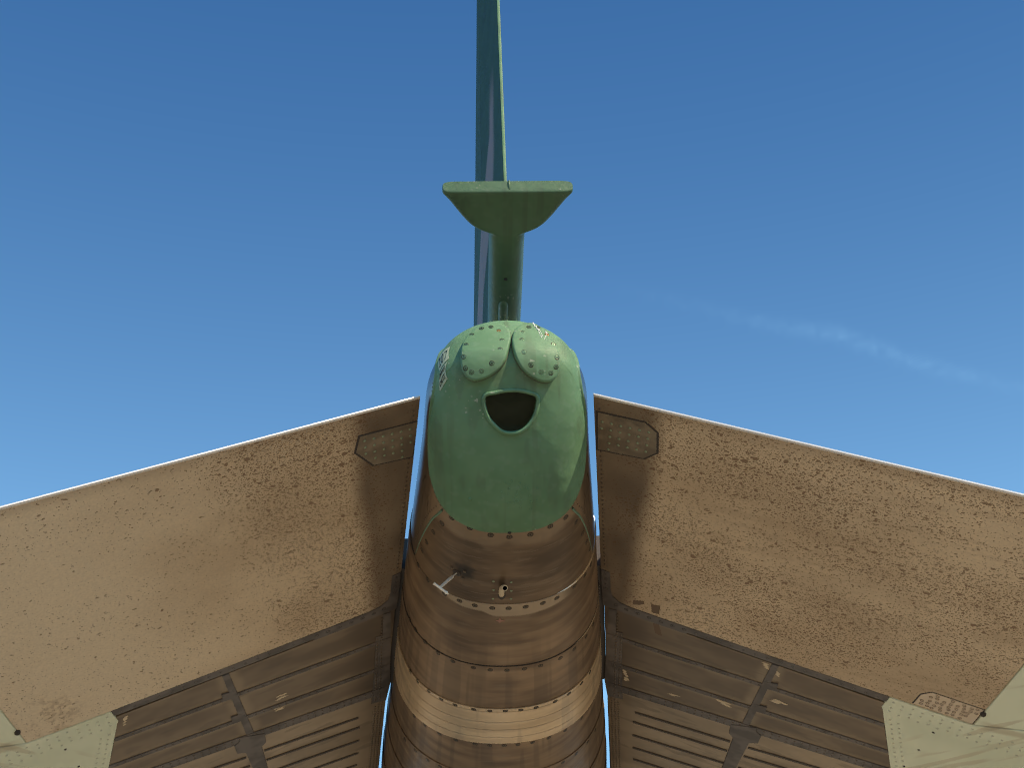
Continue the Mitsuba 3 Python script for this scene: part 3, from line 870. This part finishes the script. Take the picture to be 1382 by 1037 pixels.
    # pale painted tip skins
    fw = [(1.6845, 1.4955), (2.019, 1.4815), (2.19, 1.378), (2.70, 1.14), (2.97, 1.02), (2.97, 2.35), (2.30, 2.82), (2.02, 3.02), (outer_x(2.98), 2.98), (outer_x(2.55), 2.55), (outer_x(2.1), 2.1), (outer_x(1.615), 1.615), (1.672, 1.606)]
    TP = obj('tip_panel', prism(mir(fw), zskin, .0045, .0065), 'pale_paint', ST, label='pale grey-green painted panel near the tip')
    af = [(2.082, te(2.082)), (2.97, te(2.97)), (2.97, 1.012), (2.19, 1.370), (2.0235, 1.4735), (2.0675, .88)]
    obj('tip_panel', prism(mir(af), zskin, .0015, .0065), 'pale_paint', ST)
    rv = []
    for i, x in enumerate(np.arange(1.705, 2.25, .040)):
        for j in range(3):
            rv.append((x, 1.525 - .04 * (x - 1.705) + .045 * j + .01 * ((i + j) % 2)))
    for y in np.arange(1.68, 2.5, .042):
        for o in (.03, .065):
            rv.append((outer_x(y) + o, y + o * .3))
    obj('rivets', cat([lathe_at(np.array([sd * x, y, zskin(x, y) - .0045]), [-sd * TG, 0, -1], [(.0055, -.001), (.0055, .0008), (1e-5, .0014)], 7) for x, y in rv if Polygon(fw).buffer(-.01).contains(Polygon([(x - .001, y), (x + .001, y), (x, y + .001)]))]), 'rivet_pale', ST, True, kind='stuff')
    for x, y in ((1.899, 1.666), (1.881, 1.875), (1.86, 2.085)):
        obj('drain_hole', lathe_at(np.array([sd * x, y, zskin(x, y) - .0045]), [-sd * TG, 0, -1], [(.0068, -.001), (.0068, .0006), (1e-5, .0007)], 10), 'dark_gap', ST)
    obj('hinge_stud', lathe_at(np.array([sd * 2.032, 1.348, zskin(2.03, 0)]), [-sd * TG, 0, -1], [(.013, -.004), (.013, .010), (.008, .016), (1e-5, .017)], 12), 'sealant', ST, 40)
    if sd > 0:
        rp = [(1.777, 1.4795), (1.789, 1.374), (1.824, 1.326), (2.025, 1.319), (2.014, 1.4690)]
        ed = np.array(Polygon(rp).buffer(.005, join_style=2).exterior.coords)[:-1].tolist()
        ed = [(x, min(y, 1.4775)) for x, y in ed]
        rp = [(x, min(y, 1.4745)) for x, y in rp]
        obj('plate_edge', prism(mir(ed), zskin, .0010), 'sealant', ST)
        obj('rivet_plate', prism(mir(rp), zskin, .0028), 'pale_rivet_plate', ST, label='small pale bare plate crowded with ringed rivets')
        rr = np.random.default_rng(3)
        rv = []
        for x in np.arange(1.80, 2.02, .026):
            for y in np.arange(1.335, 1.475, .030):
                xx, yv = x + rr.uniform(-.005, .005), y + rr.uniform(-.006, .006)
                if Polygon(rp).buffer(-.012).contains(Polygon([(xx - .001, yv), (xx + .001, yv), (xx, yv + .001)])):
                    rv.append(lathe_at(np.array([sd * xx, yv, zskin(xx, 0) - .0028]), [-sd * TG, 0, -1], [(.0088, -.001), (.0088, .0012), (.0058, .0014), (.0055, .0004)], 9))
        obj('ringed_rivets', cat(rv), 'ring_brown', ST, True, kind='stuff')
        for pg in ([(.592, 1.448), (.637, 1.422), (.640, 1.445), (.622, 1.470), (.591, 1.488)], [(.668, 1.428), (.706, 1.413), (.708, 1.490), (.690, 1.498), (.676, 1.495)], [(.69, 1.592), (.716, 1.588), (.738, 1.679), (.722, 1.684), (.707, 1.675)]):
            obj('tape_stain', prism(mir(pg), zskin, .0006), 'stain_brown', ST)
    # scuffs rubbed down to bare metal
    rr = np.random.default_rng(8 + sd)
    SC = [[(1.159, 1.628), (1.177, 1.588), (1.199, 1.590), (1.2, 1.644)], [(1.225, 1.600), (1.249, 1.612), (1.247, 1.679), (1.233, 1.687)], [(1.031, 2.1), (1.079, 2.092), (1.099, 2.145), (1.062, 2.168)], [(1.245, 1.901), (1.283, 1.868), (1.316, 1.909), (1.256, 1.946)], [(.812, 2.232), (.837, 2.212), (.869, 2.214), (.835, 2.244)], [(.602, 2.137), (.624, 2.171), (.634, 2.277), (.617, 2.269)]] if sd > 0 else \
         [[(1.038, 1.966), (.993, 1.975), (.989, 2.030), (1.035, 2.030)], [(1.054, 2.092), (1.010, 2.107), (1.008, 2.150), (1.052, 2.128)], [(1.646, 1.580), (1.631, 1.578), (1.644, 1.625), (1.660, 1.684)]]
    for pg in SC:
        P = np.array(pg)
        c = P.mean(0)
        m = []
        for q in range(9):                               # a bundle of overlapping rub strokes
            o = c + (P[rr.integers(0, 4)] - c) * rr.uniform(.05, .75)
            L_ = (np.ptp(P[:, 0]) * .33) * rr.uniform(.6, 1.1)
            wv = np.ptp(P[:, 1]) * .10 * rr.uniform(.6, 1.3)
            m.append(prism(mir([(o[0] - L_, o[1] + .12 * L_), (o[0] - L_ * .4, o[1] - wv), (o[0] + L_, o[1] - .12 * L_), (o[0] + L_ * .5, o[1] + wv)]), zskin, .0005 + .00005 * q))
        obj('scuff', cat(m), 'scuffed_metal', ST, kind=None)
    # pivot fairing that joins the stabilizer to the boom
    fy = np.linspace(1.262, 2.34, 16)
    prof = []
    for y in fy:
        e = min(1, (y - 1.25) / .05, (2.35 - y) / .05)
        x0, x1 = root(y) - .07, root(y) + .012
        zb_, zt_ = zskin(root(y), 0) + .012, zskin(root(y), 0) + .16
        prof.append([(sd * x0, y, zb_ - .02), (sd * x1, y, zb_), (sd * x1, y, zt_), (sd * x0, y, zt_)])
    blk = grid(np.array(prof, float), True)
    blk = trimesh.Trimesh(blk.vertices, np.vstack([blk.faces, [[0, 1, 2], [0, 2, 3], [60, 62, 61], [60, 63, 62]]]), process=False)
    obj('pivot_fairing', blk, 'sealant', ST)

# ------------------------------------------------------------------ fin and rudder
def fin_le(z): return 4.3 - .74 * (z - .25)
def fin_te(z): return .98 + .02 * (z - .3)


def xc_fin(y): return -.0145 * (y - .36)


zz = np.linspace(.22, 4.1, 64)
prof_q = np.concatenate([np.linspace(0, 1, 26) ** 1.5])
def half(q, c): return .5 * .052 * c * 1.75 * np.sqrt(q) * (1 - q) ** .75 * 1.25


rows = []
for z in zz:
    le, hy = max(fin_le(z), fin_te(z) + .35), fin_te(z)
    c = le - (fin_te(z) - .62)
    yq = le + (hy - le) * np.linspace(0, 1, 30) ** 1.4
    q = (le - yq) / c
    slim = 1 - .085 * (z - .3)
    hw = np.maximum(half(q, c) * slim, .002)
    hw[0] = .001
    rows.append(np.concatenate([np.stack([xc_fin(yq) - hw, yq, 0 * yq + z], 1), np.stack([xc_fin(yq) + hw, yq, 0 * yq + z], 1)[::-1]]))
FIN = obj('fin', grid(np.array(rows), True), 'green_fin', smooth=40, label='green tail fin seen nearly edge on')
rows = []
for z in zz:
    le = max(fin_le(z), fin_te(z) + .35)
    c = le - (fin_te(z) - .62)
    hy, ty = fin_te(z) - .006, fin_te(z) - .62
    k = np.linspace(0, 1, 14)
    yq = hy + (ty - hy) * k
    h0 = float(half((le - hy) / c, c)) * (1 - .085 * (z - .3))
    hw = h0 * (1 - k) + .0072 * k
    xc = xc_fin(hy) * (1 - k) + .042 * k
    rows.append(np.concatenate([np.stack([xc - hw, yq, 0 * yq + z], 1), np.stack([xc + hw, yq, 0 * yq + z], 1)[::-1]]))
RUD = obj('rudder', grid(np.array(rows), True), 'green_fin', smooth=30)
xe = np.array([[(.042 - .0070, fin_te(z) - .622, z), (.042 - .0062, fin_te(z) - .626, z), (.042 + .0062, fin_te(z) - .626, z), (.042 + .0070, fin_te(z) - .622, z)] for z in zz])
obj('rudder_edge', grid(xe, True), 'green_paint', RUD, True)  # lighter green than the rudder, painting in its sunlit rear edge

# ------------------------------------------------------------------ fishtail vent mast over the cap
ZM = .64
sta = [(-.675, .2560, .0240), (-.672, .2585, .0265), (-.655, .2590, .0290), (-.640, .2520, .030), (-.605, .2330, .032), (-.57, .2160, .035), (-.50, .1810, .042), (-.45, .1460, .049), (-.43, .1180, .052), (-.418, .0860, .054), (-.40, .0690, .056), (-.36, .0670, .059), (-.25, .0665, .064), (-.1, .0665, .070), (.1, .0655, .074), (.3, .066, .08), (.6, .07, .09), (1.1, .06, .09)]
ys_, ws_, hs_ = np.array(sta).T
ys_ = np.where(ys_ < -.35, -.645 + (ys_ + .675) * (.190 / .257), ys_)
ws_ = np.where(ys_ < -.45, ws_ * .925, ws_) * 1.034
DY = .162
yi = np.concatenate([np.linspace(-.645, -.630, 6), np.linspace(-.626, -.40, 60), np.linspace(-.37, 1.1, 26)])   # before the shift DY
wi, hi = PI(ys_, ws_)(yi), PI(ys_, hs_)(yi)
tt = np.linspace(0, 2 * np.pi, 72, endpoint=False)
rows = []
for y, w, h in zip(yi, wi, hi):
    nx = np.interp(y, [-.645, -.49, -.445, .2], [14, 6, 2.8, 2.3])
    nzp = np.interp(y, [-.645, -.5, -.4, .2], [3.2, 2.6, 2.2, 2.2])
    c, s = np.cos(tt), np.sin(tt)
    # a flat plate far aft, rounding into a pod
    r = (np.abs(c) ** nx + np.abs(s) ** nzp) ** (-1 / np.interp(y, [-.645, -.35], [4.5, 2.4]))
    x, z = np.sign(c) * np.abs(c) ** (2 / nx), np.sign(s) * np.abs(s) ** (2 / nzp)
    rows.append(np.stack([.011 + w * x, np.full(72, y + DY), ZM - h + .024 + h * z], 1))
P = np.array(rows)
P = np.concatenate([np.broadcast_to(P[0].mean(0) + [0, 0, 0], (1, 72, 3)), P])
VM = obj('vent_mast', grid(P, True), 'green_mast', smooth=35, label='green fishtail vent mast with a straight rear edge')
obj('saddle_strap', tube([(.017, -.643 + DY, ZM + .026), (.017, -.6465 + DY, ZM + .018), (.017, -.6465 + DY, ZM), (.017, -.640 + DY, ZM - .026), (.017, -.60 + DY, ZM - .031), (.017, -.56 + DY, ZM - .036)], .0045, 6), 'green_mast', VM, True)
zb0 = ZM + .024 - 2 * .072
obj('drain_tube', tube([(.003, y + DY, zb0 + .006) for y in (-.085, -.082, -.072, -.06, 0, .2, .5)], [.002, .010, .017, .020, .021, .021, .021], 14), 'green_mast', VM, True, label='thin tube along the underside of the vent mast')
obj('drain_hole', lathe_at(np.array([.009, -.215 + DY, ZM + .024 - 2 * .0672]), [0, 0, -1], [(.0065, -.002), (.0065, .0008), (1e-5, .0009)], 12), 'dark_gap', VM)
for x in (-.118, .128):
    obj('bolt', lathe_at(np.array([x, -.525 + DY, ZM + .024 - 2 * .0385]), [0, 0, -1], [(.0135, -.012), (.0135, -.0015), (.009, .0), (1e-5, .0002)], 12), 'green_mast', VM, True)
ch = []
rr = np.random.default_rng(2)
for i in range(7):
    a = np.sort(rr.uniform(0, 2 * np.pi, 6))
    c = np.array([.212 + rr.uniform(-.012, .014), -.632 + DY, ZM - .016 + rr.uniform(-.013, .012)])
    ch.append(lathe_at(c, [0, -.75, -.66], [(rr.uniform(.004, .008), -.004), (.004, .0022), (1e-5, .0025)], 6))
obj('paint_chips', cat(ch), 'scuffed_metal', VM, False, kind='stuff')

# ------------------------------------------------------------------ display pylon that carries the aircraft (ahead of the view)
obj('display_pylon', tube([(0, 7.2, -1.05), (0, 7.2, -2.5), (0, 7.2, GROUND + .3), (0, 7.2, GROUND + .29), (0, 7.2, GROUND - .05)], [.28, .28, .34, .8, .8], 24), 'pylon_paint', None, 40)
labels['display_pylon'] = {'label': 'grey steel pylon standing on a round foot under the fuselage', 'category': 'pylon'}
